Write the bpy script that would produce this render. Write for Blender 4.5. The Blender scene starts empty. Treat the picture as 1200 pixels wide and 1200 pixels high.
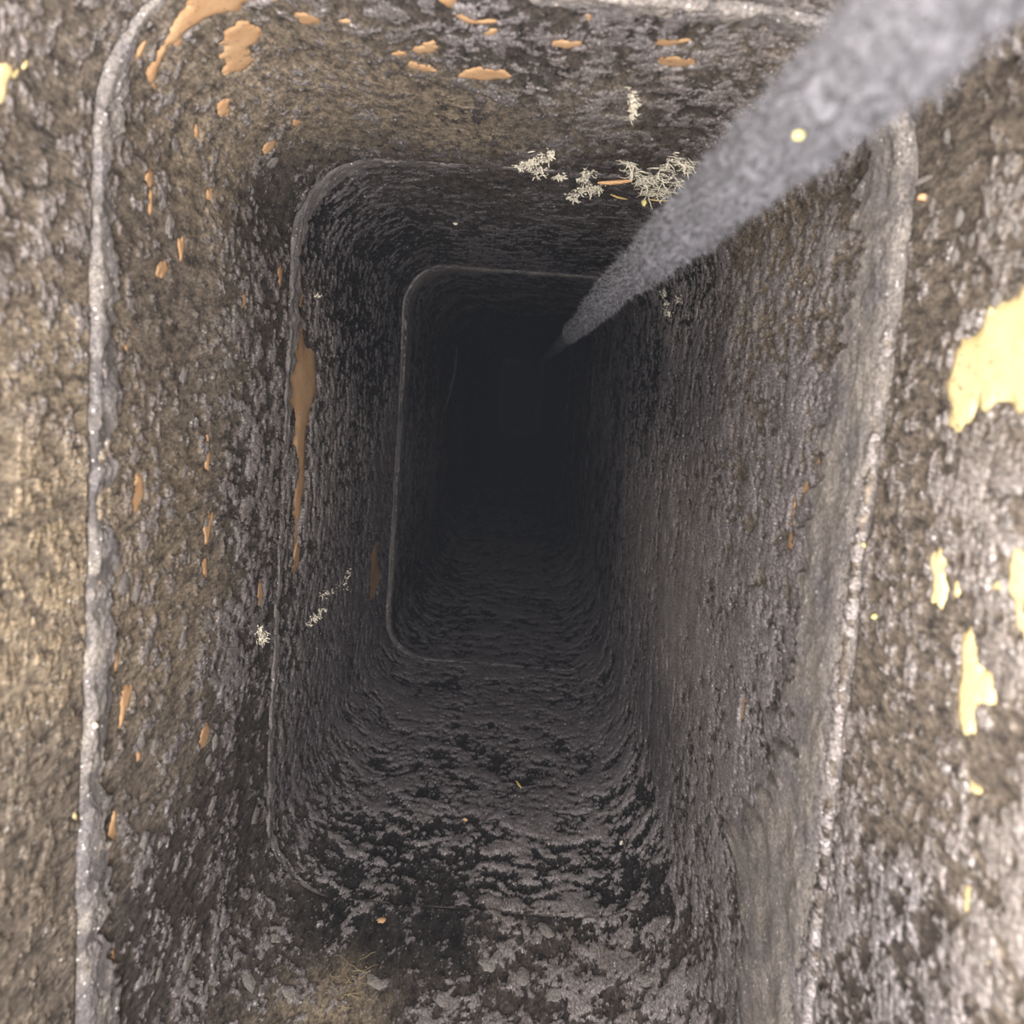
import bpy, math, random
import numpy as np
from mathutils import Matrix, Vector
from mathutils.geometry import delaunay_2d_cdt

S = bpy.context.scene
COL = S.collection
rng = np.random.default_rng(7)
random.seed(7)

# ------------------------------------------------------------------ camera, light, exposure
# The flue runs straight down (world -Z). D is the distance along the flue below the lens; z = ZC - D.
ZC = 7.0
PITCH, YAW, ROLL, FPX = 0.12973801, -0.00221889, 0.07266774, 1200.0
XL, XR, YT, YB = -0.15314611, 0.12712872, 0.13011613, -0.36370868
D0, D1, D2, D3, D4 = 0.3688, 0.6664, 1.27, 1.95, 2.95

def cam_basis():
    fw = np.array([math.sin(YAW)*math.cos(PITCH), -math.sin(PITCH), math.cos(PITCH)*math.cos(YAW)])
    r = np.cross([0, 1, 0], fw); r /= np.linalg.norm(r)
    u = np.cross(fw, r)
    c, s = math.cos(ROLL), math.sin(ROLL)
    return c*r+s*u, -s*r+c*u, fw
CR, CU, CF = cam_basis()
flip = np.array([1, 1, -1.0])
cam_data = bpy.data.cameras.new('camera')
cam = bpy.data.objects.new('camera', cam_data); COL.objects.link(cam)
R = Matrix([list(CR*flip), list(CU*flip), list(-CF*flip)]).transposed()
cam.matrix_world = Matrix.Translation((0, 0, ZC)) @ R.to_4x4()
cam_data.sensor_width = 36; cam_data.lens = 36; cam_data.clip_start = 0.01; cam_data.clip_end = 50
cam_data.dof.use_dof = True
cam_data.dof.focus_distance = 0.72
cam_data.dof.aperture_fstop = 16
S.camera = cam

W = bpy.data.worlds.new('sky'); S.world = W; W.use_nodes = True
W.node_tree.nodes['Background'].inputs[0].default_value = (0.75, 0.85, 1.0, 1)
W.node_tree.nodes['Background'].inputs[1].default_value = 0.6

def area(name, loc, size, size_y, power, color, target):
    L = bpy.data.lights.new(name, 'AREA'); L.shape = 'RECTANGLE'; L.size = size; L.size_y = size_y
    L.energy = power; L.color = color
    o = bpy.data.objects.new(name, L); COL.objects.link(o); o.location = loc
    d = Vector(target)-Vector(loc); o.rotation_euler = d.to_track_quat('-Z', 'Y').to_euler()
    return o
# daylight falling through the mouth of the flue, and the phone's lamp beside the lens
area('mouth_daylight', (-0.01, -0.10, ZC+0.29), 0.26, 0.47, 17.0, (1.0, 0.95, 0.92), (-0.01, -0.10, ZC-3))
area('phone_lamp', (-0.035, 0.0, ZC+0.02), 0.02, 0.02, 2.0, (1.0, 0.93, 0.84), (0.0, -0.08, ZC-1))
S.view_settings.view_transform = 'Standard'; S.view_settings.look = 'None'
S.view_settings.gamma = 1; S.view_settings.use_curve_mapping = False
S.view_settings.exposure = 0.0
S.cycles.use_denoising = True

# ------------------------------------------------------------------ the flue's cross-section
RC = 0.055
CX, CY = (XL+XR)/2, (YT+YB)/2
HX, HY = (XR-XL)/2, (YT-YB)/2
SEG = [2*(HY-RC), math.pi/2*RC, 2*(HX-RC), math.pi/2*RC]*2
PER = sum(SEG); CUM = np.concatenate([[0], np.cumsum(SEG)])
def section(s):
    """perimeter position -> point (x, y) and outward normal; starts low on the right wall and runs anticlockwise"""
    s = np.mod(s, PER); p = np.zeros(s.shape+(2,)); n = np.zeros(s.shape+(2,))
    k = np.clip(np.searchsorted(CUM, s, side='right')-1, 0, 7); t = s-CUM[k]
    st = [((HX, -(HY-RC)), (0, 1)), None, ((HX-RC, HY), (-1, 0)), None, ((-HX, HY-RC), (0, -1)), None, ((-(HX-RC), -HY), (1, 0)), None]
    for i in (0, 2, 4, 6):
        m = k == i; (x, y), (dx, dy) = st[i]
        p[m, 0] = x+dx*t[m]; p[m, 1] = y+dy*t[m]; n[m, 0] = dy; n[m, 1] = -dx
    for i, (cx, cy, a0) in {1: (HX-RC, HY-RC, 0), 3: (-(HX-RC), HY-RC, 90), 5: (-(HX-RC), -(HY-RC), 180), 7: (HX-RC, -(HY-RC), 270)}.items():
        m = k == i; a = math.radians(a0)+t[m]/RC
        n[m, 0] = np.cos(a); n[m, 1] = np.sin(a); p[m, 0] = cx+RC*np.cos(a); p[m, 1] = cy+RC*np.sin(a)
    p[..., 0] += CX; p[..., 1] += CY
    return p, n
ST = np.linspace(0, PER, 6000, endpoint=False); SP, SN = section(ST)

# tiles: top, bottom, sideways shift, growth outwards
TILES = [(-0.45, D0, 0.0, 0.0, 0.0015), (D0, D1, 0.0, 0.0, 0.0), (D1, D2, 0.001, -0.001, 0.0015),
         (D2, D3, 0.004, -0.002, 0.0), (D3, D4, 0.003, -0.003, 0.001), (D4, 6.99, 0.001, -0.004, 0.002)]
def tile_at(D):
    for t in TILES:
        if D < t[1]: return t
    return TILES[-1]

def hit(px, py):
    """the place (s, D) on the flue's wall seen at a pixel of the photograph"""
    ray = CF+CR*(px-600)/FPX-CU*(py-600)/FPX; ray = ray/ray[2]
    D = 0.1
    while D < 6.9:
        t = tile_at(D); q = ray[:2]*D-np.array([t[2]+CX, t[3]+CY])
        a = np.abs(q)-np.array([HX-RC, HY-RC])
        d = np.hypot(*np.maximum(a, 0))+min(max(a[0], a[1]), 0)-RC-t[4]
        if d > -1e-5: break
        D += max(0.0002, -d*0.4)
    q = ray[:2]*D-np.array([t[2], t[3]])
    i = np.argmin(((SP-q)**2).sum(1))
    return ST[i], D

def place(s, D, h=0.0):
    """world points for perimeter s, depth D, height h above the wall (towards the flue's middle)"""
    s = np.atleast_1d(np.asarray(s, float)); D = np.broadcast_to(np.asarray(D, float), s.shape)
    p, n = section(s)
    off = np.array([[*tile_at(d)[2:5]] for d in D])
    xy = p+off[:, :2]+n*(off[:, 2]-h)[:, None]
    return np.column_stack([xy, ZC-D]), np.column_stack([-n, np.zeros(len(s))])

# ------------------------------------------------------------------ noise
_perm = np.random.default_rng(3).permutation(4096)
_g = np.random.default_rng(4).normal(size=(4096, 3)).astype(np.float32); _g /= np.linalg.norm(_g, axis=1)[:, None]
def perlin(P, f, seed=0):
    Q = P*f+seed*17.31; I = np.floor(Q).astype(np.int64); F = (Q-I).astype(np.float32)
    U = F*F*F*(F*(F*6-15)+10); out = 0
    for cx in (0, 1):
        hx = _perm[(I[:, 0]+cx) & 4095]; wx = U[:, 0] if cx else 1-U[:, 0]
        for cy in (0, 1):
            hy = _perm[(hx+I[:, 1]+cy) & 4095]; wy = U[:, 1] if cy else 1-U[:, 1]
            for cz in (0, 1):
                g = _g[_perm[(hy+I[:, 2]+cz) & 4095]]; wz = U[:, 2] if cz else 1-U[:, 2]
                d = g[:, 0]*(F[:, 0]-cx)+g[:, 1]*(F[:, 1]-cy)+g[:, 2]*(F[:, 2]-cz)
                out = out+d*wx*wy*wz
    return out*1.9
def sstep(x, a, b):
    t = np.clip((x-a)/(b-a), 0, 1); return t*t*(3-2*t)

# ------------------------------------------------------------------ what the soot looks like where
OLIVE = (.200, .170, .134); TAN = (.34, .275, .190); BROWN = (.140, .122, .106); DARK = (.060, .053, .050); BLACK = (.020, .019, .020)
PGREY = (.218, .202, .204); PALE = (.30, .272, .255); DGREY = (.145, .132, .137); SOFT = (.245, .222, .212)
# px, py, share covered by crust, base colour, crust colour, crust height mm, coarse lumps 0-1
CTRL = [
 (40, 60, .25, BROWN, SOFT, .8, .2), (60, 250, .30, BROWN, SOFT, .8, .2), (80, 420, .25, OLIVE, SOFT, .8, .2), (50, 600, .22, OLIVE, TAN, .6, .2),
 (60, 760, .35, OLIVE, TAN, .6, .3), (40, 900, .25, BROWN, OLIVE, .6, .3), (60, 1100, .25, BROWN, OLIVE, .7, .2),
 (1120, 120, .30, BROWN, SOFT, .9, .3), (1130, 300, .40, BROWN, PALE, 1.0, .3), (1100, 430, .28, BROWN, SOFT, 1.0, .3), (1160, 560, .42, BROWN, PALE, 1.0, .5),
 (1060, 700, .25, BROWN, SOFT, 1, .3), (1160, 780, .42, BROWN, PALE, 1, .5), (1060, 900, .22, BROWN, SOFT, 1, .4), (1160, 1000, .45, BROWN, PALE, 1, .5), (1060, 1100, .55, DARK, PGREY, 1.2, .5),
 (250, 200, .22, OLIVE, SOFT, .8, .2), (200, 330, .22, BROWN, SOFT, .8, .2), (300, 260, .25, DARK, SOFT, .8, .3), (220, 470, .28, BROWN, SOFT, 1, .3), (210, 560, .22, OLIVE, SOFT, 1, .3),
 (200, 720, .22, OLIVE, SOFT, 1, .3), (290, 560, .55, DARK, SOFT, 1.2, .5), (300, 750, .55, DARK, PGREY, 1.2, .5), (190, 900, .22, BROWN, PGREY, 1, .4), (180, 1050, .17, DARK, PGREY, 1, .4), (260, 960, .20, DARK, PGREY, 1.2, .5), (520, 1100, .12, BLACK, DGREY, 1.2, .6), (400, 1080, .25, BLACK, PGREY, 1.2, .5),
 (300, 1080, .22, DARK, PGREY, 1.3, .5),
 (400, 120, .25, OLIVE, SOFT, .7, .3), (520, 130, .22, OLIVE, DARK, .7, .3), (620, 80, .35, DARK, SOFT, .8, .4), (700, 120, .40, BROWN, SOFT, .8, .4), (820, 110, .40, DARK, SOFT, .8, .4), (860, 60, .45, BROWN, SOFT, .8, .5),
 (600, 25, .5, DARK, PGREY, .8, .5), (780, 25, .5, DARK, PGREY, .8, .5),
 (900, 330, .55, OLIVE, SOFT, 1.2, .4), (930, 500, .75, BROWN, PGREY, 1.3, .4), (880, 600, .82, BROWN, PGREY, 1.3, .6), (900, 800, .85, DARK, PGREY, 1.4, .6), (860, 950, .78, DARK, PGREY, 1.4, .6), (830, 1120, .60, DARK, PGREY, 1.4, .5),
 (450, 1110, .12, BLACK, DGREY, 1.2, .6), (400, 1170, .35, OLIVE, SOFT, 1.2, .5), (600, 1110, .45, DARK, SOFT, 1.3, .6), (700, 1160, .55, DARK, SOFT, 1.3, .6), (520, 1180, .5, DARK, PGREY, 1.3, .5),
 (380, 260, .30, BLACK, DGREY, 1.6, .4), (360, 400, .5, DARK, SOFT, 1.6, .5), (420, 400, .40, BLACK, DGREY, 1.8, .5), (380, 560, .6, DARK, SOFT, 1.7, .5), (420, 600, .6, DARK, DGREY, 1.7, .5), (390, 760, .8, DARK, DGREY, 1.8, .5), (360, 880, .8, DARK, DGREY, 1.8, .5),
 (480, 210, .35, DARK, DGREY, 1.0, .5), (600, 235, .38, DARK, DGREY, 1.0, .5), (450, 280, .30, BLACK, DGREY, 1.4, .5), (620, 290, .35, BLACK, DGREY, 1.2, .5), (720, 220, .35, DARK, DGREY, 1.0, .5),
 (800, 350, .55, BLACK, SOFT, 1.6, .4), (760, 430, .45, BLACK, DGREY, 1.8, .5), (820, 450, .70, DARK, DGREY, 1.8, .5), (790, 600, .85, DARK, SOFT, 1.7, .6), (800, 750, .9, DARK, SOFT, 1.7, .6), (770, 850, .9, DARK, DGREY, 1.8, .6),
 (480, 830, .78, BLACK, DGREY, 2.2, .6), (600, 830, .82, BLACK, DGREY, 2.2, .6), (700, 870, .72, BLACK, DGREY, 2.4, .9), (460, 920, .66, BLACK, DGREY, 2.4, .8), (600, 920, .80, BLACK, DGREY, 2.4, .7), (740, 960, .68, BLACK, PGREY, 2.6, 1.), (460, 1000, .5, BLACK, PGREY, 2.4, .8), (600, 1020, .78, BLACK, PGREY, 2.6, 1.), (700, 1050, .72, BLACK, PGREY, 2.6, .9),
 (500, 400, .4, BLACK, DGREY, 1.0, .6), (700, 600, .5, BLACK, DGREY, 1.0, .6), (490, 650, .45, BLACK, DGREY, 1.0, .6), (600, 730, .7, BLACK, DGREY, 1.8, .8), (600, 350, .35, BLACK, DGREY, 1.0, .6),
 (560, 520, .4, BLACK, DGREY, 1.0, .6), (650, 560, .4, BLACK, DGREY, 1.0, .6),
]
CP, CV = [], []
for c in CTRL:
    s, D = hit(c[0], c[1]); p, _ = section(np.array([s]))
    CP.append([p[0, 0], p[0, 1], .28*math.log(max(D, .2))])
    CV.append([c[2], *c[3], *c[4], c[5], c[6]])
CP = np.array(CP, np.float32); CV = np.array(CV, np.float32)
def controls(s, D):
    p, _ = section(s); Q = np.column_stack([p, .28*np.log(np.maximum(D, .2))]).astype(np.float32)
    out = np.zeros((len(s), CV.shape[1]), np.float32); wsum = np.zeros(len(s), np.float32)
    for c, v in zip(CP, CV):
        w = 1/(((Q-c)**2).sum(1)+2e-4)**2
        out += w[:, None]*v; wsum += w
    return out/wsum[:, None]

# ------------------------------------------------------------------ materials
def new_mat(name):
    m = bpy.data.materials.new(name); m.use_nodes = True; nt = m.node_tree
    return m, nt, nt.nodes['Principled BSDF']
def node(nt, t, **kw):
    n = nt.nodes.new(t)
    for k, v in kw.items(): setattr(n, k, v)
    return n
def noise(nt, co, scale, detail=3, rough=.6):
    n = node(nt, 'ShaderNodeTexNoise'); n.inputs['Scale'].default_value = scale
    n.inputs['Detail'].default_value = detail; n.inputs['Roughness'].default_value = rough
    nt.links.new(co, n.inputs['Vector']); return n.outputs['Fac']
def maprange(nt, v, a, b, c=0., d=1.):
    n = node(nt, 'ShaderNodeMapRange'); nt.links.new(v, n.inputs[0])
    for i, x in enumerate((a, b, c, d)): n.inputs[i+1].default_value = x
    return n.outputs[0]
def mathn(nt, op, a, b):
    n = node(nt, 'ShaderNodeMath', operation=op)
    for i, x in enumerate((a, b)):
        if isinstance(x, (int, float)): n.inputs[i].default_value = x
        else: nt.links.new(x, n.inputs[i])
    return n.outputs[0]
def mix(nt, f, a, b, blend='MIX'):
    n = node(nt, 'ShaderNodeMix', data_type='RGBA', blend_type=blend)
    for sock, x in ((n.inputs[0], f), (n.inputs[6], a), (n.inputs[7], b)):
        if isinstance(x, (int, float)): sock.default_value = x
        elif isinstance(x, tuple): sock.default_value = (*x, 1)
        else: nt.links.new(x, sock)
    return n.outputs[2]
def attr(nt, name):
    return node(nt, 'ShaderNodeAttribute', attribute_name=name)
def bump(nt, h, dist, b, strength=1.):
    n = node(nt, 'ShaderNodeBump'); n.inputs['Distance'].default_value = dist; n.inputs['Strength'].default_value = strength
    nt.links.new(h, n.inputs['Height']); nt.links.new(n.outputs[0], b.inputs['Normal'])
def sparkle(nt, co, scale, amount):
    """tiny bright crystal facets: 0/1"""
    v = node(nt, 'ShaderNodeTexVoronoi'); v.inputs['Scale'].default_value = scale; nt.links.new(co, v.inputs['Vector'])
    near = maprange(nt, v.outputs['Distance'], .34, .22)
    sp = node(nt, 'ShaderNodeSeparateColor'); nt.links.new(v.outputs['Color'], sp.inputs[0])
    pick = maprange(nt, sp.outputs[0], 1-amount, 1-amount*.6)
    return mathn(nt, 'MULTIPLY', near, pick)

def soot_material():
    m, nt, b = new_mat('sooty_clay'); co0 = node(nt, 'ShaderNodeTexCoord').outputs['Object']
    mp = node(nt, 'ShaderNodeMapping'); mp.inputs['Scale'].default_value = (1, 1, .38); nt.links.new(co0, mp.inputs['Vector'])
    co = mp.outputs[0]
    field = attr(nt, 'crust').outputs['Fac']
    base, crust = attr(nt, 'base_tone').outputs['Color'], attr(nt, 'crust_tone').outputs['Color']
    fine = noise(nt, co, 520, 4, .7)
    f2 = mathn(nt, 'ADD', field, maprange(nt, fine, .2, .8, -.75, .75))
    mask = maprange(nt, f2, -.10, .14)
    mott = noise(nt, co, 210, 5, .75); mott2 = noise(nt, co, 820, 3, .75)
    basec = mix(nt, 1., base, mix(nt, maprange(nt, mott, .35, .66), (.30, .30, .33), (1.85, 1.78, 1.66)), 'MULTIPLY')
    basec = mix(nt, 1., basec, mix(nt, maprange(nt, mott2, .34, .66), (.50, .50, .50), (1.5, 1.5, 1.5)), 'MULTIPLY')
    cr = mix(nt, 1., crust, mix(nt, maprange(nt, noise(nt, co, 60, 4, .6), .35, .65), (.80, .78, .76), (1.15, 1.15, 1.18)), 'MULTIPLY')
    cr = mix(nt, 1., cr, mix(nt, maprange(nt, mott2, .36, .64), (.42, .42, .43), (1.55, 1.55, 1.55)), 'MULTIPLY')
    col = mix(nt, mask, basec, cr)
    dust = maprange(nt, noise(nt, co, 430, 2, .5), .66, .74, 0, .55)
    col = mix(nt, dust, col, mix(nt, .5, col, (.34, .31, .28)))
    sk = sparkle(nt, co, 620, .16)
    sk = mathn(nt, 'MULTIPLY', sk, maprange(nt, mask, 0, 1, .25, .9))
    col = mix(nt, sk, col, (.62, .60, .60))
    nt.links.new(col, b.inputs['Base Color'])
    nt.links.new(maprange(nt, sk, 0, 1, .88, .35), b.inputs['Roughness'])
    b.inputs['Specular IOR Level'].default_value = .25
    gran = noise(nt, co, 1100, 3, .75)
    h = mathn(nt, 'ADD', mathn(nt, 'MULTIPLY', mask, 1.0), mathn(nt, 'MULTIPLY', gran, maprange(nt, mask, 0, 1, .5, 1.5)))
    h = mathn(nt, 'ADD', h, mathn(nt, 'MULTIPLY', mott, .35))
    bump(nt, h, .0006, b, .9)
    return m
def mortar_material():
    m, nt, b = new_mat('squeezed_mortar'); co = node(nt, 'ShaderNodeTexCoord').outputs['Object']
    c = mix(nt, maprange(nt, noise(nt, co, 45, 5, .65), .35, .65), (.150, .139, .143), (.265, .240, .215))
    c = mix(nt, 1., c, mix(nt, maprange(nt, noise(nt, co, 620, 5, .85), .38, .62), (.4, .4, .41), (1.55, 1.55, 1.55)), 'MULTIPLY')
    a = attr(nt, 'soot').outputs['Fac']
    c = mix(nt, a, c, mix(nt, .8, c, (.075, .068, .068)), 'MIX')
    sk = sparkle(nt, co, 600, .08); c = mix(nt, sk, c, (.66, .64, .64))
    nt.links.new(c, b.inputs['Base Color']); b.inputs['Roughness'].default_value = .8
    b.inputs['Specular IOR Level'].default_value = .3
    bump(nt, mathn(nt, 'ADD', noise(nt, co, 900, 4, .7), noise(nt, co, 220, 3, .6)), .0009, b, .8)
    return m
def clay_material(name='bare_clay', c1=(.46, .262, .13), c2=(.56, .37, .21)):
    m, nt, b = new_mat(name); co = node(nt, 'ShaderNodeTexCoord').outputs['Object']
    c = mix(nt, maprange(nt, noise(nt, co, 70, 5, .65), .3, .7), c1, c2)
    c = mix(nt, maprange(nt, noise(nt, co, 330, 5, .75), .57, .63, 0, .8), c, (.22, .15, .10))
    nt.links.new(c, b.inputs['Base Color']); b.inputs['Roughness'].default_value = .8
    bump(nt, noise(nt, co, 700, 3, .6), .0003, b, .6)
    return m
def plain_material(name, a, c, scale=400, rough=.85, bd=.0004):
    m, nt, b = new_mat(name); co = node(nt, 'ShaderNodeTexCoord').outputs['Object']
    n = noise(nt, co, scale, 4, .65)
    nt.links.new(mix(nt, maprange(nt, n, .3, .7), a, c), b.inputs['Base Color']); b.inputs['Roughness'].default_value = rough
    bump(nt, n, bd, b, .7)
    return m
M_SOOT, M_MORTAR, M_CLAY = soot_material(), mortar_material(), clay_material()
M_CLAY_LIT = clay_material('lamp_lit_clay', (.88, .70, .34), (.92, .78, .45))  # same bare clay, with the phone lamp's overexposure put into the colour
M_ROPE = plain_material('soot_felt', (.028, .028, .034), (.125, .124, .142), 230, .95, .0022)
M_FUZZ = plain_material('soot_fuzz', (.060, .060, .070), (.122, .121, .138), 300, .95, 0)
M_WEB = plain_material('dusty_cobweb', (.42, .38, .30), (.72, .68, .56), 700, .9)
M_STRAW = plain_material('dry_straw', (.55, .38, .12), (.75, .58, .25), 500, .6)
M_WOOD = plain_material('splintered_wood', (.45, .25, .11), (.66, .42, .22), 500, .7)
M_YELLOW = plain_material('yellow_lichen', (.70, .62, .18), (.85, .78, .35), 700, .7)
M_ASH = plain_material('ash', (.015, .015, .016), (.03, .03, .03), 40, .95, .004)
M_FLAKE = plain_material('pale_soot_flake', (.09, .082, .08), (.34, .31, .29), 4.5, .85, .0014)

# ------------------------------------------------------------------ mesh helpers
def mesh_obj(name, V, F4=None, F3=None, mat=None, parent=None, smooth=True, attrs=None, faces=None):
    me = bpy.data.meshes.new(name)
    if faces is not None:
        me.from_pydata([tuple(v) for v in V], [], faces)
    else:
        V = np.asarray(V, np.float32); q = np.asarray(F4 if F4 is not None else np.zeros((0, 4)), np.int32)
        t = np.asarray(F3 if F3 is not None else np.zeros((0, 3)), np.int32)
        me.vertices.add(len(V)); me.vertices.foreach_set('co', V.ravel())
        loops = np.concatenate([q.ravel(), t.ravel()]); me.loops.add(len(loops)); me.loops.foreach_set('vertex_index', loops)
        me.polygons.add(len(q)+len(t))
        me.polygons.foreach_set('loop_start', np.concatenate([np.arange(len(q))*4, len(q)*4+np.arange(len(t))*3]).astype(np.int32))
        me.update(calc_edges=True)
    if smooth: me.polygons.foreach_set('use_smooth', np.ones(len(me.polygons), bool))
    for k, a in (attrs or {}).items():
        if a.ndim == 1:
            at = me.attributes.new(k, 'FLOAT', 'POINT'); at.data.foreach_set('value', a.astype(np.float32))
        else:
            at = me.attributes.new(k, 'FLOAT_COLOR', 'POINT')
            at.data.foreach_set('color', np.column_stack([a, np.ones(len(a))]).astype(np.float32).ravel())
    me.update()
    if mat: me.materials.append(mat)
    o = bpy.data.objects.new(name, me); COL.objects.link(o)
    if parent is not None: o.parent = parent
    return o
def tag(o, label=None, cat=None, group=None, kind=None):
    for k, v in (('label', label), ('category', cat), ('group', group), ('kind', kind)):
        if v: o[k] = v
    return o
def grid_faces(R_, C_, wrap=True):
    r = np.arange(R_-1)[:, None]; c = np.arange(C_ if wrap else C_-1)[None, :]; c2 = (c+1) % C_
    a = r*C_+c; b = r*C_+c2; d = (r+1)*C_+c2; e = (r+1)*C_+c
    return np.stack([a, b, d, e], -1).reshape(-1, 4)

# ------------------------------------------------------------------ bare clay patches (outlines read off the photograph, laid on the walls)
def ell(px, py, rx, ry, tilt=0, n=14):
    out = []
    for i in range(n):
        a = 2*math.pi*i/n; k = 1+random.uniform(-.28, .28)
        x, y = rx*k*math.cos(a), ry*k*math.sin(a); c, s = math.cos(math.radians(tilt)), math.sin(math.radians(tilt))
        out.append((px+x*c-y*s, py+x*s+y*c))
    return out
PATCH = [
 [(1125, 395), (1150, 375), (1175, 350), (1205, 325), (1218, 330), (1218, 490), (1192, 482), (1176, 472), (1160, 488), (1148, 474), (1138, 500), (1120, 512), (1113, 480), (1110, 440), (1118, 410)],
 [(1092, 645), (1106, 642), (1110, 690), (1103, 716), (1087, 706), (1094, 680)],
 [(1186, 642), (1212, 632), (1212, 770), (1194, 740), (1190, 705), (1182, 690)],
 [(1122, 742), (1141, 735), (1152, 782), (1168, 797), (1165, 826), (1145, 830), (1140, 862), (1124, 862), (1120, 800)],
 ell(1133, 1052, 8, 24), ell(1140, 924, 13, 7, 30), ell(1160, 1125, 5, 12), ell(1120, 690, 5, 12), ell(1172, 688, 9, 8),
 [(-8, 82), (18, 82), (28, 65), (35, 68), (36, 84), (14, 94), (8, 118), (-8, 124)],
 ell(122, 396, 6, 11), ell(90, 957, 4, 7), ell(318, 50, 4, 4),
 [(180, 106), (170, 90), (180, 70), (195, 45), (205, 25), (220, 10), (235, -14), (337, -14), (330, 5), (296, 2), (286, 8), (275, 18), (250, 22), (222, 35), (216, 52), (205, 58), (196, 54), (193, 72), (188, 102)],
 [(160, 60), (173, 45), (167, 66), (156, 78), (151, 72)],
 [(262, 45), (280, 27), (302, 33), (304, 50), (295, 65), (298, 75), (285, 86), (262, 93), (265, 78), (257, 70), (255, 55)],
 [(345, 15), (365, 15), (379, 23), (370, 28), (352, 31)], ell(264, 126, 8, 12, 20),
 ell(232, 155, 4, 11), ell(347, 143, 7, 6), ell(316, 172, 10, 6, -35), ell(177, 206, 6, 13), ell(178, 235, 3, 18), ell(194, 316, 7, 12, 15), ell(215, 291, 4, 14), ell(140, 318, 2.5, 14),
 ell(246, 229, 4, 8), ell(149, 408, 3, 6), ell(284, 352, 3, 10), ell(352, 345, 4, 14), ell(328, 322, 3, 14), ell(140, 477, 5, 7, 20),
 ell(502, 56, 16, 9, -8), ell(467, 63, 10, 3.5), ell(494, 79, 19, 5, 10), ell(572, 88, 36, 9, 3), ell(663, 52, 19, 6), ell(790, 70, 28, 7, -3), ell(786, 48, 22, 5, -5), ell(781, 4, 16, 6),
 ell(575, 38, 10, 4.5), ell(689, 20, 5, 5), ell(405, 24, 9, 3),
 [(521, -8), (535, -2), (530, 8), (546, 18), (566, 23), (590, 25), (570, 30), (548, 28), (535, 22), (522, 8)],
 [(149, 600), (150, 582), (156, 560), (166, 555), (166, 582), (158, 602)],
 [(336, 440), (335, 428), (345, 400), (350, 372), (355, 380), (360, 402), (370, 412), (373, 450), (367, 472), (359, 500), (357, 540), (352, 600), (348, 632), (342, 660), (344, 610), (346, 560), (341, 520), (346, 480), (336, 500), (331, 478)],
 ell(346, 655, 4, 22, 8), ell(304, 694, 4, 15), ell(246, 618, 5, 20, 6), ell(242, 665, 4, 12), ell(246, 530, 3, 24),
 [(140, 795), (156, 800), (153, 820), (144, 852), (138, 856), (142, 820)], ell(134, 772, 3, 14), ell(165, 885, 3.5, 11),
 [(133, 944), (138, 950), (134, 990), (128, 1035), (122, 1070), (118, 1062), (124, 1020), (128, 975)],
 [(241, 844), (247, 850), (245, 868), (236, 880), (228, 884), (234, 866)], ell(438, 668, 7, 32, 4),
 [(939, 577), (947, 564), (953, 590), (948, 588), (938, 582)], ell(957, 552, 2.2, 19, 4), ell(928, 598, 3, 22, 8), ell(925, 634, 4, 12), ell(873, 832, 2.2, 26, 6), ell(1043, 386, 3.5, 12, 8),
 ell(447, 1077, 6, 4), ell(131, 1122, 3, 10),
]
def patch_outline(poly):
    """pixel outline -> ragged (s, D) outline on the wall"""
    P = np.array([hit(*p) for p in poly])
    P[:, 0] = P[0, 0]+(np.mod(P[:, 0]-P[0, 0]+PER/2, PER)-PER/2)
    for it in range(7):
        Q = []
        if max(np.hypot(*(b-a)) for a, b in zip(P, np.roll(P, -1, 0))) < .0009 or len(P) > 420: break
        for a, b in zip(P, np.roll(P, -1, 0)):
            d = b-a; L = np.hypot(*d)
            Q.append(a); Q.append((a+b)/2+np.array([-d[1], d[0]])*random.uniform(-.24, .24)*np.array([1, 1])+(d*random.uniform(-.15, .15)))
        P = np.array(Q)
    return P
OUTL = [patch_outline(p) for p in PATCH]
def inside(poly, s, D):
    c = np.zeros(len(s), bool); j = len(poly)-1
    for i in range(len(poly)):
        yi, yj = poly[i, 1], poly[j, 1]
        if yi != yj:
            c ^= ((yi > D) != (yj > D)) & (s < (poly[j, 0]-poly[i, 0])*(D-yi)/(yj-yi)+poly[i, 0])
        j = i
    return c

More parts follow.
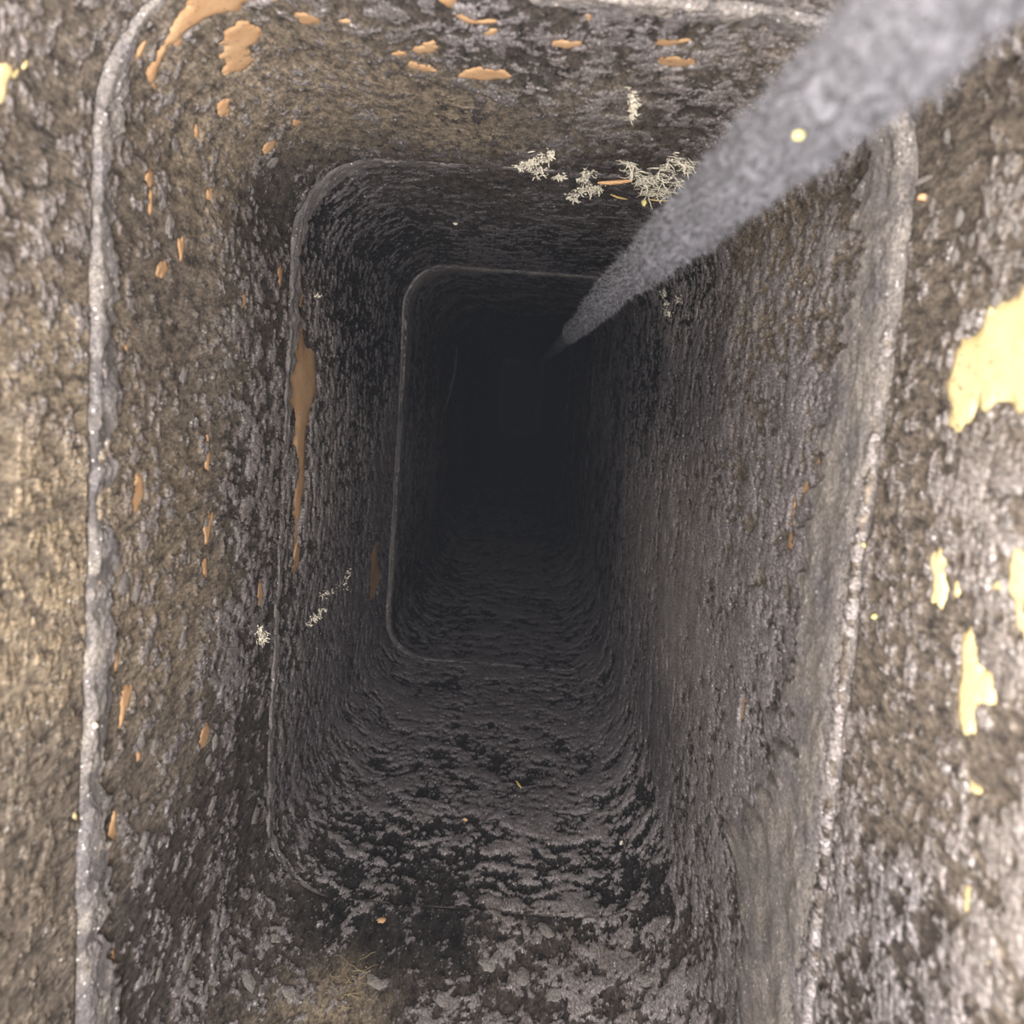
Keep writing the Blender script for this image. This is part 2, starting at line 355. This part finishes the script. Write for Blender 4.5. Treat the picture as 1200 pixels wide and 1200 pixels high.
# ------------------------------------------------------------------ flue tiles
def tile_rows(a, b):
    rows = []; d = a
    while d < b:
        rows.append(d)
        d += .02 if d < .17 else (min(max(.0007, 1.2*d*d/168), .0028) if d < D2 else (.005 if d < D3 else .02))
    return np.array(rows+[b])
def make_tile(idx, name, label, cols, THICK=.016):
    a, b, dx, dy, grow = TILES[idx]; b -= .0012
    e = .004
    D = tile_rows(a+e, b-e)
    ang = np.linspace(0, math.pi/2, 5)[:-1]
    topD = np.concatenate([[a, a, a], a+e*(1-np.sin(ang))*0+e*(1-np.cos(ang))]); topG = np.concatenate([[THICK, .011, .007], e*(1-np.sin(ang))])
    botD = np.concatenate([b-e*(1-np.cos(ang[::-1])), [b, b]]); botG = np.concatenate([e*(1-np.sin(ang[::-1])), [.008, THICK]])
    RD = np.concatenate([topD, D, botD]); RG = np.concatenate([topG, np.zeros(len(D)), botG])
    s1 = np.arange(cols)*PER/cols
    s = np.tile(s1, len(RD)); Dg = np.repeat(RD, cols); G = np.repeat(RG, cols)
    p, n = section(s); P3 = np.column_stack([p, -Dg]).astype(np.float32); PZ = P3*np.array([1, 1, .55 if idx < 2 else .95], np.float32)
    C = controls(s, Dg)
    low, mid = perlin(PZ, 80, 1), perlin(PZ, 190, 2)
    hi, vhi = perlin(PZ, 420, 3), perlin(PZ, 850, 4)
    big = perlin(P3, 34, 5); slow = perlin(P3, 9, 6)
    k = C[:, 8]
    F = (big*.85*k+low*(.45+.45*k)+mid*(.9-.2*k)+hi*.62+vhi*.45)
    F = F/np.sqrt((.85*k)**2+(.45+.45*k)**2+(.9-.2*k)**2+.62**2+.45**2)/.42
    cov = np.clip(C[:, 0]+slow*.22, .03, .96)
    thr = -np.log(cov/(1-cov))/1.702          # about the normal quantile
    sg = F-thr
    h = C[:, 7]*.00078*sstep(sg, -.12, .30)*(.85+.3*np.clip(sg, 0, 1.5))+.00008*low+.00006*mid+.0005*big+.0016*slow
    h += (.00004+.00010*sstep(sg, 0, .3))*vhi+.00004*hi
    m_all = np.zeros(len(s), bool)
    for poly in OUTL:
        lo, hi_ = poly.min(0)-.001, poly.max(0)+.001
        if hi_[1] < a or lo[1] > b: continue
        ss = lo[0]+np.mod(s-lo[0], PER)
        m = (ss < hi_[0]) & (Dg > lo[1]) & (Dg < hi_[1])
        idxs = np.nonzero(m)[0]
        if len(idxs): m_all[idxs[inside(poly, ss[idxs], Dg[idxs])]] = True
    hp = .0005*big+.0016*slow
    h[m_all] = hp[m_all]-.0007
    rim = sstep(G, 0, .004)
    h *= (1-.6*rim)
    xy = p+np.array([dx, dy])+n*(grow+G-h)[:, None]
    z = ZC-Dg+rim*.0012*(low+mid)*(np.where(Dg < (a+b)/2, 1, -1))
    V = np.column_stack([xy, z])
    # close the outside with one more band of faces between last and first rows
    Fq = grid_faces(len(RD), cols)
    c = np.arange(cols); c2 = (c+1) % cols; L = (len(RD)-1)*cols
    Fq = np.vstack([Fq, np.stack([L+c, L+c2, c2, c], -1)])
    o = mesh_obj(name, V, Fq, mat=M_SOOT, attrs={'crust': sg, 'base_tone': C[:, 1:4], 'crust_tone': C[:, 4:7]})
    tag(o, label, 'flue tile')
    return o
def surf_h(s, D):
    """broad relief of a tile, shared by what is laid on it"""
    p, _ = section(s); P3 = np.column_stack([p, -D]).astype(np.float32)
    return .0005*perlin(P3, 34, 5)+.0016*perlin(P3, 9, 6)

tileA = make_tile(0, 'flue_tile', 'nearest clay flue tile at the picture edges, tan and brown with bare patches painted lamp-lit cream', 1100)
tileB = make_tile(1, 'flue_tile', 'second clay flue tile down, brown soot above and grey crust at right', 1300)
tileC = make_tile(2, 'flue_tile', 'third clay flue tile down, dark walls under heavy grey soot crust', 1200)
tileD = make_tile(3, 'flue_tile', 'fourth clay flue tile down, nearly black around the dark middle', 600)
tileE = make_tile(4, 'flue_tile', 'fifth clay flue tile down, lost in the black middle of the flue', 240)
tileF = make_tile(5, 'flue_tile', 'lowest clay flue tile, standing in darkness on the ash floor', 200)
TOBJ = [tileA, tileB, tileC, tileD, tileE, tileF]
def tile_obj(D):
    return TOBJ[TILES.index(tile_at(D))]

# bare patches as thin skins of clay set in the soot
for poly in OUTL:
    lo, hi_ = poly.min(0), poly.max(0); ext = hi_-lo
    st = max(.0012, min(ext)/14)
    gs, gd = np.meshgrid(np.arange(lo[0], hi_[0], st), np.arange(lo[1], hi_[1], st)); gs, gd = gs.ravel(), gd.ravel()
    m = inside(poly, gs, gd) if len(gs) else np.zeros(0, bool)
    pts = [Vector(p) for p in poly]+[Vector((x, y)) for x, y in zip(gs[m], gd[m])]
    n0 = len(poly)
    vo, _, fo, *_ = delaunay_2d_cdt(pts, [(i, (i+1) % n0) for i in range(n0)], [list(range(n0))], 1, 1e-7)
    vo = np.array([tuple(v) for v in vo])
    if not len(fo): continue
    ctr = tile_at(float(poly[:, 1].mean()))
    Dc = np.clip(vo[:, 1], ctr[0]+.003, ctr[1]-.005)
    near_edge = np.array([np.min(np.hypot(*(poly-v).T)) for v in vo])
    dip = np.exp(-near_edge/.0006)*.0011
    P3, _ = place(vo[:, 0], Dc, surf_h(vo[:, 0], Dc)+.0002-dip)
    o = mesh_obj('clay_patch', P3, faces=fo, mat=M_CLAY_LIT if ctr is TILES[0] else M_CLAY, parent=TOBJ[TILES.index(ctr)])
    o['label'] = 'bare clay patch where the soot has flaked off, lamp glare painted cream-yellow' if ctr is TILES[0] else 'bare orange clay patch where the soot has flaked off'

# ------------------------------------------------------------------ mortar squeezed out at the joints
def mortar(Dj, width_pts, height, tile, label, cols, rows, soot, start=0.0):
    ks = sorted((hit(px, py)[0], w) for px, py, w in width_pts)
    xs = np.array([k_[0] for k_ in ks]); ws = np.array([k_[1] for k_ in ks])
    xs = np.concatenate([[xs[-1]-PER], xs, [xs[0]+PER]]); ws = np.concatenate([[ws[-1]], ws, [ws[0]]])
    s1 = np.arange(cols)*PER/cols; w = np.interp(s1, xs, ws)
    p, _ = section(s1); Pn = np.column_stack([p, np.full(cols, Dj)]).astype(np.float32)
    w = np.maximum(w*(1+.45*perlin(Pn, 26, 9)+.25*perlin(Pn, 90, 10)+.18*perlin(Pn, 260, 22)), .0008)
    v = np.linspace(0, 1, rows)
    s = np.tile(s1, rows); V_ = np.repeat(v, cols); Wd = np.tile(w, rows)
    top = start+.0022*np.tile(perlin(Pn, 60, 11)+.7*perlin(Pn, 170, 18)+.5*perlin(Pn, 420, 19), rows)
    D = Dj+top+(V_**1.3)*Wd
    p, n = section(s); P3 = np.column_stack([p, -D]).astype(np.float32)
    amp = height*np.clip(Wd/.03, .04, 1.25)
    wedge = .0002+.0007*np.clip(Wd/.02, 0, 1)+amp*.7*np.minimum(V_/.8, 1)
    prof = sstep(V_, 0, .30)*(1-sstep(V_, .80, .97))
    h = -.0020+(wedge+.0020)*prof+prof*np.clip(Wd/.02, .2, 1)*(.0007*perlin(P3, 70, 12)+.0004*perlin(P3, 200, 13)+.0002*perlin(P3, 500, 14))
    sootm = sstep(perlin(P3, 55, 15)+.6*perlin(P3, 140, 16)+.35*perlin(P3, 400, 17)+.7*(V_-.5)+.5*perlin(P3, 14, 21), -.12, .35)
    sootm = sootm*(1-.75*sstep(p[:, 0], .06, .11)*(Dj < .5))+.25*sstep(-p[:, 0], .1, .14)*(Dj < .5)   # little soot on the right-hand band
    h -= .0008*sootm*prof
    t = TILES[TOBJ.index(tile)]
    xy = p+np.array([t[2], t[3]])+n*(t[4]-h-.6*surf_h(s, D))[:, None]
    # a buried back closes the bead into a solid ring
    V = np.column_stack([xy, ZC-D])
    bx = p[:cols]+np.array([t[2], t[3]])+n[:cols]*(t[4]+.008)
    V = np.vstack([V, np.column_stack([bx, np.full(cols, ZC-Dj-.001)])])
    Fq = grid_faces(rows, cols); c = np.arange(cols); c2 = (c+1) % cols; L = (rows-1)*cols; B = rows*cols
    Fq = np.vstack([Fq, np.stack([L+c, L+c2, B+c2, B+c], -1), np.stack([B+c, B+c2, c2, c], -1)])
    o = mesh_obj('mortar_joint', V, Fq, mat=M_MORTAR, parent=tile, attrs={'soot': np.concatenate([np.clip(sootm*.75+soot, 0, 1), np.zeros(cols)])})
    o['label'] = label
    return o
mortar(D0, [(148, 300, .024), (150, 600, .024), (145, 900, .024), (130, 1100, .03), (150, 110, .018), (165, 80, .010), (185, 50, .003), (250, 10, .006), (600, 2, .012), (800, 2, .015), (1010, 150, .045), (985, 300, .065), (945, 500, .080), (935, 750, .09), (880, 1000, .12), (860, 1150, .12)],
       .0034, tileB, 'wide band of smooth grey mortar around the near joint', 1300, 70, 0.0, -.003)
mortar(D1, [(335, 260, .030), (345, 215, .030), (400, 185, .022), (560, 180, .006), (700, 180, .004), (335, 420, .020), (330, 560, .012), (320, 750, .012), (320, 900, .02), (400, 1060, .006), (600, 1070, .004), (820, 600, .003), (830, 800, .004), (840, 400, .003)],
       .0045, tileC, 'ragged grey mortar ridge at the middle joint', 900, 34, .55, -.002)
mortar(D2, [(470, 400, .09), (480, 335, .07), (600, 320, .02), (458, 600, .05), (460, 740, .02), (600, 775, .01), (720, 600, .006), (720, 400, .006)],
       .0036, tileD, 'dark grey mortar ledge at the deep joint', 700, 24, .95, -.004)

# ------------------------------------------------------------------ raised pale soot flakes that stand out singly
def blob_mesh(name, seed, sub=2):
    import bmesh
    bm = bmesh.new(); bmesh.ops.create_icosphere(bm, subdivisions=sub, radius=1)
    V = np.array([tuple(v.co) for v in bm.verts], np.float32)
    k = 1+.45*perlin(V, 1.4, seed)+.30*perlin(V, 3.3, seed+1)
    for v, q in zip(bm.verts, V*k[:, None]): v.co = q
    me = bpy.data.meshes.new(name); bm.to_mesh(me); bm.free()
    me.polygons.foreach_set('use_smooth', np.ones(len(me.polygons), bool))
    return me
FLK = []
for i in range(6):
    me = blob_mesh('soot_flake', 20+3*i, 3); me.materials.append(M_FLAKE); FLK.append(me)
def put_flake(px, py, rs, rd, hgt, me=None, name='soot_flake', spin=0.):
    """rs, rd: half sizes around the flue and along it, in metres"""
    s, D = hit(px, py); P3, N3 = place([s], [D], surf_h(np.array([s]), np.array([D]))+hgt*.25)
    o = bpy.data.objects.new(name, me or random.choice(FLK)); COL.objects.link(o)
    n = Vector(N3[0]); zax = Vector((0, 0, -1)); tang = n.cross(zax)
    Rm = Matrix([tang, zax, n]).transposed() @ Matrix.Rotation(spin, 3, 'Z')
    o.matrix_world = Matrix.Translation(P3[0]) @ Rm.to_4x4() @ Matrix.Diagonal((rs, rd, hgt, 1))
    o.parent = tile_obj(D)
    return o
FL = [(1098, 125, 14, 3), (1105, 160, 12, 3), (1093, 265, 14, 3), (1120, 255, 15, 4), (1160, 265, 16, 5), (1135, 280, 12, 4), (1066, 148, 9, 3), (1190, 270, 12, 4), (1168, 350, 14, 5), (1090, 275, 10, 3), (1115, 300, 14, 4),
      (1065, 448, 7, 4), (1098, 545, 8, 5), (1150, 590, 15, 7), (1155, 620, 14, 5), (1185, 615, 16, 7), (1175, 700, 11, 6), (1062, 720, 9, 5), (1082, 752, 11, 6), (1155, 690, 9, 5), (1135, 555, 5, 4), (1178, 545, 12, 5),
      (1072, 900, 5, 5), (1185, 905, 9, 8), (1182, 972, 10, 6), (1005, 980, 6, 5), (1034, 990, 13, 6), (1066, 998, 11, 9), (1008, 1075, 8, 4), (1045, 1070, 12, 6), (1080, 1045, 9, 6), (1110, 1100, 9, 9), (1068, 1150, 6, 5), (1155, 1120, 20, 7), (1175, 1160, 16, 9), (990, 1100, 10, 4), (975, 1120, 8, 4), (1100, 870, 8, 6), (1060, 860, 7, 5), (1130, 1010, 10, 5),
      (198, 600, 9, 7), (182, 553, 8, 6), (217, 552, 8, 5), (244, 612, 6, 5), (243, 523, 9, 7), (163, 635, 14, 4), (265, 425, 12, 4), (218, 440, 12, 4), (180, 530, 9, 5), (305, 590, 7, 4), (300, 470, 10, 4), (278, 640, 8, 4),
      (157, 695, 14, 5), (218, 725, 9, 7), (140, 685, 20, 6), (132, 660, 14, 6), (215, 750, 12, 4), (300, 660, 9, 5), (247, 580, 5, 4), (206, 170, 8, 5), (201, 265, 16, 4), (192, 240, 9, 4), (245, 158, 5, 4), (320, 190, 10, 4), (198, 115, 12, 4),
      (248, 945, 12, 6), (205, 1010, 10, 5), (160, 1030, 10, 5), (167, 985, 14, 4), (247, 1150, 10, 8), (215, 1130, 15, 6), (185, 1140, 9, 6), (245, 890, 8, 6), (252, 870, 14, 3), (235, 975, 9, 4), (165, 870, 14, 5), (182, 875, 12, 4),
      (640, 1090, 7, 8), (580, 1060, 9, 9), (612, 1145, 12, 9), (735, 1120, 7, 7), (570, 1130, 12, 7), (650, 1165, 14, 8), (735, 1125, 8, 6), (760, 1150, 10, 7), (520, 1172, 9, 8), 
      (290, 1150, 12, 8), (340, 1165, 9, 9), (322, 1100, 8, 6), (305, 1120, 6, 5), (440, 1150, 8, 8), (300, 955, 12, 5)]
for px, py, a, b_ in FL:
    D = hit(px, py)[1]; m = 1/1200.*D
    wallside = abs(px-614) > 230 and not (py > 1020 and 330 < px < 800)
    # a: pixels around the flue, b_: pixels along it (foreshortened)
    rs = a*m*.75; rd = min(b_*D*D/168., rs*1.8)
    if not wallside: rs, rd = b_*m*1.2, min(a*D*D/350., b_*m*2)
    put_flake(px, py, rs, rd, min(rs, rd)*.16+.0003, spin=random.uniform(-.5, .5))

# ------------------------------------------------------------------ the soot-coated rope hanging down the flue
def rope():
    cx, cy, r0 = .0478, .0531, .0080
    cols = 150; D = [-.43]
    while D[-1] < 6.9:
        d = D[-1]; D.append(d+(.006 if d < .09 else (.0007+.0045*(d-.09) if d < 1.2 else .012)))
    D = np.array(D); rows = len(D)
    th = np.tile(np.arange(cols)*2*math.pi/cols, rows); Dg = np.repeat(D, cols)
    wob = np.column_stack([np.zeros(rows), np.zeros(rows), D]).astype(np.float32)
    ox, oy = .0025*perlin(wob, 5, 31)+.0012*perlin(wob, 22, 33), .0025*perlin(wob, 5, 32)+.0012*perlin(wob, 22, 34)
    P = np.column_stack([np.cos(th)*r0, np.sin(th)*r0, Dg]).astype(np.float32)
    r = r0*(1+.10*np.repeat(perlin(wob, 14, 35), cols))+.0013*perlin(P, 95, 36)+.0013*perlin(P, 210, 37)+.0010*perlin(P, 480, 38)+.0003*perlin(P, 950, 39)
    x = cx+np.repeat(ox, cols)+r*np.cos(th); y = cy+np.repeat(oy, cols)+r*np.sin(th)
    V = np.column_stack([x, y, ZC-Dg])
    caps = np.array([[cx, cy, ZC-D[0]], [cx, cy, ZC-D[-1]]]); c = np.arange(cols); c2 = (c+1) % cols; B = rows*cols
    T = np.vstack([np.stack([c2, c, np.full(cols, B)], -1), np.stack([B-cols+c, B-cols+c2, np.full(cols, B+1)], -1)])
    o = mesh_obj('hanging_rope', np.vstack([V, caps]), grid_faces(rows, cols)[:, ::-1], T, M_ROPE)
    tag(o, 'thick grey soot-furred rope hanging from top right down into the dark', 'rope')
    # soot fuzz: short bent fibres
    n = 26000; dd = .08+1.1*rng.random(n)**1.7; t = rng.random(n)*2*math.pi
    ri = np.clip(np.searchsorted(D, dd), 0, rows-1); ci = (t/(2*math.pi)*cols).astype(int) % cols
    base = V[ri*cols+ci]; nrm = np.column_stack([np.cos(t), np.sin(t), np.zeros(n)])
    dirs = nrm+rng.normal(size=(n, 3))*.55; dirs /= np.linalg.norm(dirs, axis=1)[:, None]
    bend = rng.normal(size=(n, 3))*.6; L = (.0012+.0022*rng.random(n))[:, None]
    side = np.cross(dirs, rng.normal(size=(n, 3))); side /= np.linalg.norm(side, axis=1)[:, None]; wd = (.00006+.00005*rng.random(n))[:, None]
    mid = base+dirs*L*.55; tip = base+(dirs+bend*.6)*L
    Vf = np.stack([base-side*wd*1.4, base+side*wd*1.4, mid-side*wd, mid+side*wd, tip], 1).reshape(-1, 3)
    k = np.arange(n)[:, None]*5
    f = mesh_obj('soot_fuzz', Vf, k+np.array([[0, 1, 3, 2]]), k+np.array([[2, 3, 4]]), M_FUZZ, o, smooth=False)
    f['kind'] = 'stuff'
    # a yellow speck caught on it
    return o, V, D, cols
ROPE, RV, RD_, RC_ = rope()

# ------------------------------------------------------------------ caught debris
def tube(pts, r, V, T, sides=4):
    pts = np.asarray(pts); base = len(V); n = len(pts)
    for i in range(n):
        d = pts[min(i+1, n-1)]-pts[max(i-1, 0)]; d = d/(np.linalg.norm(d)+1e-12)
        a = np.cross(d, [.3, .5, .81]); a /= np.linalg.norm(a)+1e-12; b = np.cross(d, a)
        rr = r*(1-.6*abs(2*i/(n-1)-1)**3)
        for k in range(sides):
            t = 2*math.pi*k/sides; V.append(pts[i]+a*rr*math.cos(t)+b*rr*math.sin(t))
    for i in range(n-1):
        for k in range(sides):
            k2 = (k+1) % sides; q = [base+i*sides+k, base+i*sides+k2, base+(i+1)*sides+k2, base+(i+1)*sides+k]
            T.append(q)
    T.append([base+k for k in range(sides)][::-1]); T.append([base+(n-1)*sides+k for k in range(sides)])
def wall_pt(px, py, h):
    s, D = hit(px, py); P3, N3 = place([s], [D], surf_h(np.array([s]), np.array([D]))+h)
    return P3[0], N3[0], D
def tuft(name, spots, label, cat, group=None, fibres=14, flen=10, crumbs=16, mat=None, thick=1.0):
    """spots: (px, py, spread px). Tangled fibres with crumbs caught in them."""
    V, F = [], []
    for px, py, sp in spots:
        _, N, D = wall_pt(px, py, 0); m = D/1200.
        for i in range(fibres):
            q, N, _ = wall_pt(px+random.gauss(0, sp*.6), py+random.gauss(0, sp*.45), random.uniform(.0005, .0015)); d = np.random.default_rng(random.randint(0, 10**6)).normal(size=3); d -= N*(d@N)*.6; d /= np.linalg.norm(d)
            pts = [q]; step = flen*m/5
            for k in range(5):
                d = d+rng.normal(size=3)*.45; d /= np.linalg.norm(d); nx = pts[-1]+d*step; h = (nx-q)@N
                if h < -.0005: nx = nx-N*h
                pts.append(nx)
            tube(pts, thick*m*random.uniform(.35, .7), V, F, 3)
        for i in range(crumbs):
            q, N, _ = wall_pt(px+random.gauss(0, sp*.7), py+random.gauss(0, sp*.4), random.uniform(.0002, .0016)); r = m*random.uniform(.8, 2.3); b = len(V)
            ax = [np.array(a)*r*random.uniform(.5, 1.2) for a in ((1, 0, 0), (-1, 0, 0), (0, 1, 0), (0, -1, 0), (0, 0, 1), (0, 0, -1))]
            V += [q+a for a in ax]
            F += [[b+a, b+c, b+d] for a, c, d in ((0, 2, 4), (2, 1, 4), (1, 3, 4), (3, 0, 4), (2, 0, 5), (1, 2, 5), (3, 1, 5), (0, 3, 5))]
    o = mesh_obj(name, V, faces=F, mat=mat or M_WEB, smooth=False)
    tag(o, label, cat, group); return o
tuft('cobweb_tuft', [(612, 194, 6), (622, 190, 6), (632, 184, 7), (645, 180, 6), (634, 201, 8), (656, 207, 4)], 'pale lumpy cobweb tuft on the dark upper wall, leftmost and nearest the middle', 'cobweb', crumbs=26, thick=1.1)
tuft('cobweb_tuft', [(670, 229, 5), (680, 224, 6), (692, 221, 7), (684, 210, 6), (700, 220, 5), (690, 203, 6)], 'pale crumbly cobweb tuft hanging just under the orange wood splinter', 'cobweb', crumbs=22, thick=1.0)
tuft('nest_scrap', [(735, 190, 4), (744, 202, 6), (752, 211, 6), (762, 212, 6), (772, 204, 6), (782, 195, 7), (795, 186, 8), (806, 194, 6), (770, 222, 8), (785, 225, 8), (795, 210, 8), (760, 225, 5)], 'tangled scrap of pale nest fibres caught beside the grey rope', 'nest scrap', fibres=20, flen=17, crumbs=14, thick=1.0)
tuft('cobweb_tuft', [(741, 106, 4), (742, 112, 4), (743, 118, 4), (742, 125, 4), (741, 132, 4)], 'short upright pale smear of cobweb high on the upper wall', 'cobweb', fibres=8, crumbs=20)
tuft('cobweb_tuft', [(407, 670, 3), (403, 678, 4), (398, 686, 4), (390, 691, 4), (384, 694, 4), (378, 696, 4)], 'small white cobweb thread on the left wall, upper of two', 'cobweb', fibres=7, flen=8, crumbs=7, thick=.8)
tuft('cobweb_tuft', [(378, 713, 4), (374, 718, 4), (370, 722, 4), (366, 727, 4), (362, 731, 3)], 'small white cobweb thread on the left wall, lower of two', 'cobweb', fibres=7, flen=8, crumbs=8, thick=.8)
tuft('cobweb_tuft', [(780, 345, 3), (784, 356, 3), (786, 367, 3), (799, 350, 4)], 'little cream cobweb scrap just below the rope on the right wall', 'cobweb', fibres=8, flen=8, crumbs=8, thick=.8)
tuft('cobweb_tuft', [(303, 739, 5), (304, 743, 5), (304, 747, 5), (305, 751, 5)], 'yellowish cobweb fluff below an orange clay chip on the left wall', 'cobweb', fibres=7, flen=10, crumbs=9, thick=.8)
tuft('cobweb_tuft', [(370, 347, 3)], 'tiny cream cobweb crumb on the dark left wall above the orange streak', 'cobweb', fibres=5, flen=7, crumbs=6, thick=.8)
tuft('root_fibres', [(412, 1150, 9), (408, 1165, 9), (415, 1135, 8), (400, 1175, 9)], 'thin tan plant fibres spread over the sooty lower wall at the picture foot', 'plant fibres', fibres=9, flen=34, crumbs=2, mat=plain_material('tan_fibre', (.14, .11, .06), (.28, .22, .13), 300), thick=.8)

def sliver(name, a, b, w, mat, label, cat, lift=.0015, bend=.1):
    """a split of wood or straw between two wall places: a tapering, splintered bar"""
    A, N, D = wall_pt(*a, lift); B, _, _ = wall_pt(*b, lift*.8); m = D/1200.; V, F = [], []
    L = np.linalg.norm(B-A)
    for off, t0, t1, ww in ((0, 0, 1, 1), (.5, .02, .72, .6), (-.5, .2, .93, .55)):
        sd = np.cross(B-A, N); sd /= np.linalg.norm(sd)
        pts = [A+(B-A)*(t0+(t1-t0)*t)+sd*off*w*m+N*math.sin(t*math.pi)*bend*L*.2+N*rng.normal()*.0001 for t in np.linspace(0, 1, 7)]
        tube(pts, w*m*ww*.6, V, F, 5)
    return tag(mesh_obj(name, V, faces=F, mat=mat, smooth=False), label, cat)
sliver('wood_splinter', (701, 209), (741, 208), 4.5, M_WOOD, 'orange-brown wood splinter lying level on the upper wall by the nest scrap', 'splinter', .003)
sliver('straw', (716, 226), (735, 232), 2.2, M_STRAW, 'short bent pale straw just beneath the orange wood splinter', 'straw')
sliver('straw', (760, 231), (785, 233), 1.4, M_STRAW, 'thin straw end poking out beneath the nest scrap', 'straw')
sliver('straw', (605, 919), (610, 927), 2.0, M_STRAW, 'single yellow straw bit lying on the dark crusted lower wall', 'straw', .004)
sliver('cobweb_strand', (535, 405), (520, 482), 1.6, M_FUZZ, 'faint pale strand deep down the left side of the dark middle', 'cobweb', .001)
sliver('wood_splinter', (1072, 218), (1093, 207), 4.0, M_FLAKE, 'pale sliver stuck flat on the near right wall beside the wide mortar band', 'splinter', .002)

CR_ME = {}
def crumb(px, py, r, mat, label, lift=.0006, squash=.7):
    P, N, D = wall_pt(px, py, lift)
    key = mat.name
    if key not in CR_ME:
        me = blob_mesh('crumb', 50+len(CR_ME), 2); me.materials.append(mat); CR_ME[key] = me
    o = bpy.data.objects.new('crumb', CR_ME[key]); COL.objects.link(o)
    R_ = r*D/1200.
    o.matrix_world = Matrix.Translation(P+N*R_*.4) @ Matrix.Rotation(random.uniform(0, 3), 4, 'Z') @ Matrix.Diagonal((R_, R_*squash, R_*.9, 1))
    return tag(o, label, 'crumb')
crumb(755, 235, 4.5, M_YELLOW, 'bright yellow crumb under the nest scrap')
crumb(728, 988, 3.2, M_WEB, 'small cream crumb on the crusted lower wall, right of centre')
crumb(545, 959+3, 3, M_CLAY, 'dull reddish crumb on the crusted lower wall near the middle')
crumb(106, 849, 5, M_WEB, 'cream crumb on the left edge of the near mortar band')
crumb(534, 260, 3, M_WEB, 'pale speck on the upper dark wall above the middle opening')
crumb(1020, 640, 3, M_YELLOW, 'yellow speck at the right edge of the wide mortar band')
crumb(1030, 723, 4, M_YELLOW, 'yellow crumb on the near right wall beside the wide mortar band')
crumb(1082, 231, 6, M_CLAY, 'orange crumb just below the pale sliver on the near right wall')
# yellow speck on the rope
def rope_pt(px, py):
    ray = CF+CR*(px-600)/FPX-CU*(py-600)/FPX; W_ = (ray*flip)
    best = None
    for k in np.linspace(.1, .6, 1500):
        q = np.array([0, 0, ZC])+W_*k
        if math.hypot(q[0]-.0478, q[1]-.0531) < .0084: best = (q, k); break
    return best
rp = rope_pt(936, 159)
if rp:
    q, k = rp; me = blob_mesh('lichen_speck', 71, 2); me.materials.append(M_YELLOW)
    o = bpy.data.objects.new('lichen_speck', me); COL.objects.link(o); r = 6*k/1200.
    o.matrix_world = Matrix.Translation(q) @ Matrix.Diagonal((r, r*.7, r*.8, 1))
    tag(o, 'bright yellow speck stuck to the grey furred rope', 'speck')

# ------------------------------------------------------------------ ash at the foot of the flue
n = 40; g = np.linspace(-1, 1, n); X, Y = np.meshgrid(CX+g*(HX+.03), CY+g*(HY+.03)); Pz = np.column_stack([X.ravel(), Y.ravel(), np.zeros(n*n)]).astype(np.float32)
Z = .01*perlin(Pz, 12, 61)+.004*perlin(Pz, 50, 62)
V = np.column_stack([X.ravel(), Y.ravel(), Z]); r = np.arange(n-1)[:, None]; c = np.arange(n-1)[None]; a = r*n+c
o = mesh_obj('floor', V, np.stack([a, a+1, a+n+1, a+n], -1).reshape(-1, 4), mat=M_ASH)
tag(o, 'black ash floor at the foot of the flue', 'floor', kind='structure')

# dusty air standing in the flue
V = [(CX+a*(HX-.0005)*1.0, CY+b*(HY-.0005), z) for z in (.03, ZC-.30) for a, b in ((-1, -1), (1, -1), (1, 1), (-1, 1))]
o = mesh_obj('haze', V, faces=[(3, 2, 1, 0), (4, 5, 6, 7), (0, 1, 5, 4), (1, 2, 6, 5), (2, 3, 7, 6), (3, 0, 4, 7)], smooth=False)
hm = bpy.data.materials.new('dusty_air'); hm.use_nodes = True; nt = hm.node_tree; nt.nodes.remove(nt.nodes['Principled BSDF'])
vs = node(nt, 'ShaderNodeVolumeScatter'); vs.inputs['Density'].default_value = .030; vs.inputs['Color'].default_value = (.70, .80, 1, 1)
nt.links.new(vs.outputs[0], nt.nodes['Material Output'].inputs['Volume']); o.data.materials.append(hm)
tag(o, 'thin dusty haze hanging in the dark flue', 'haze', kind='stuff')
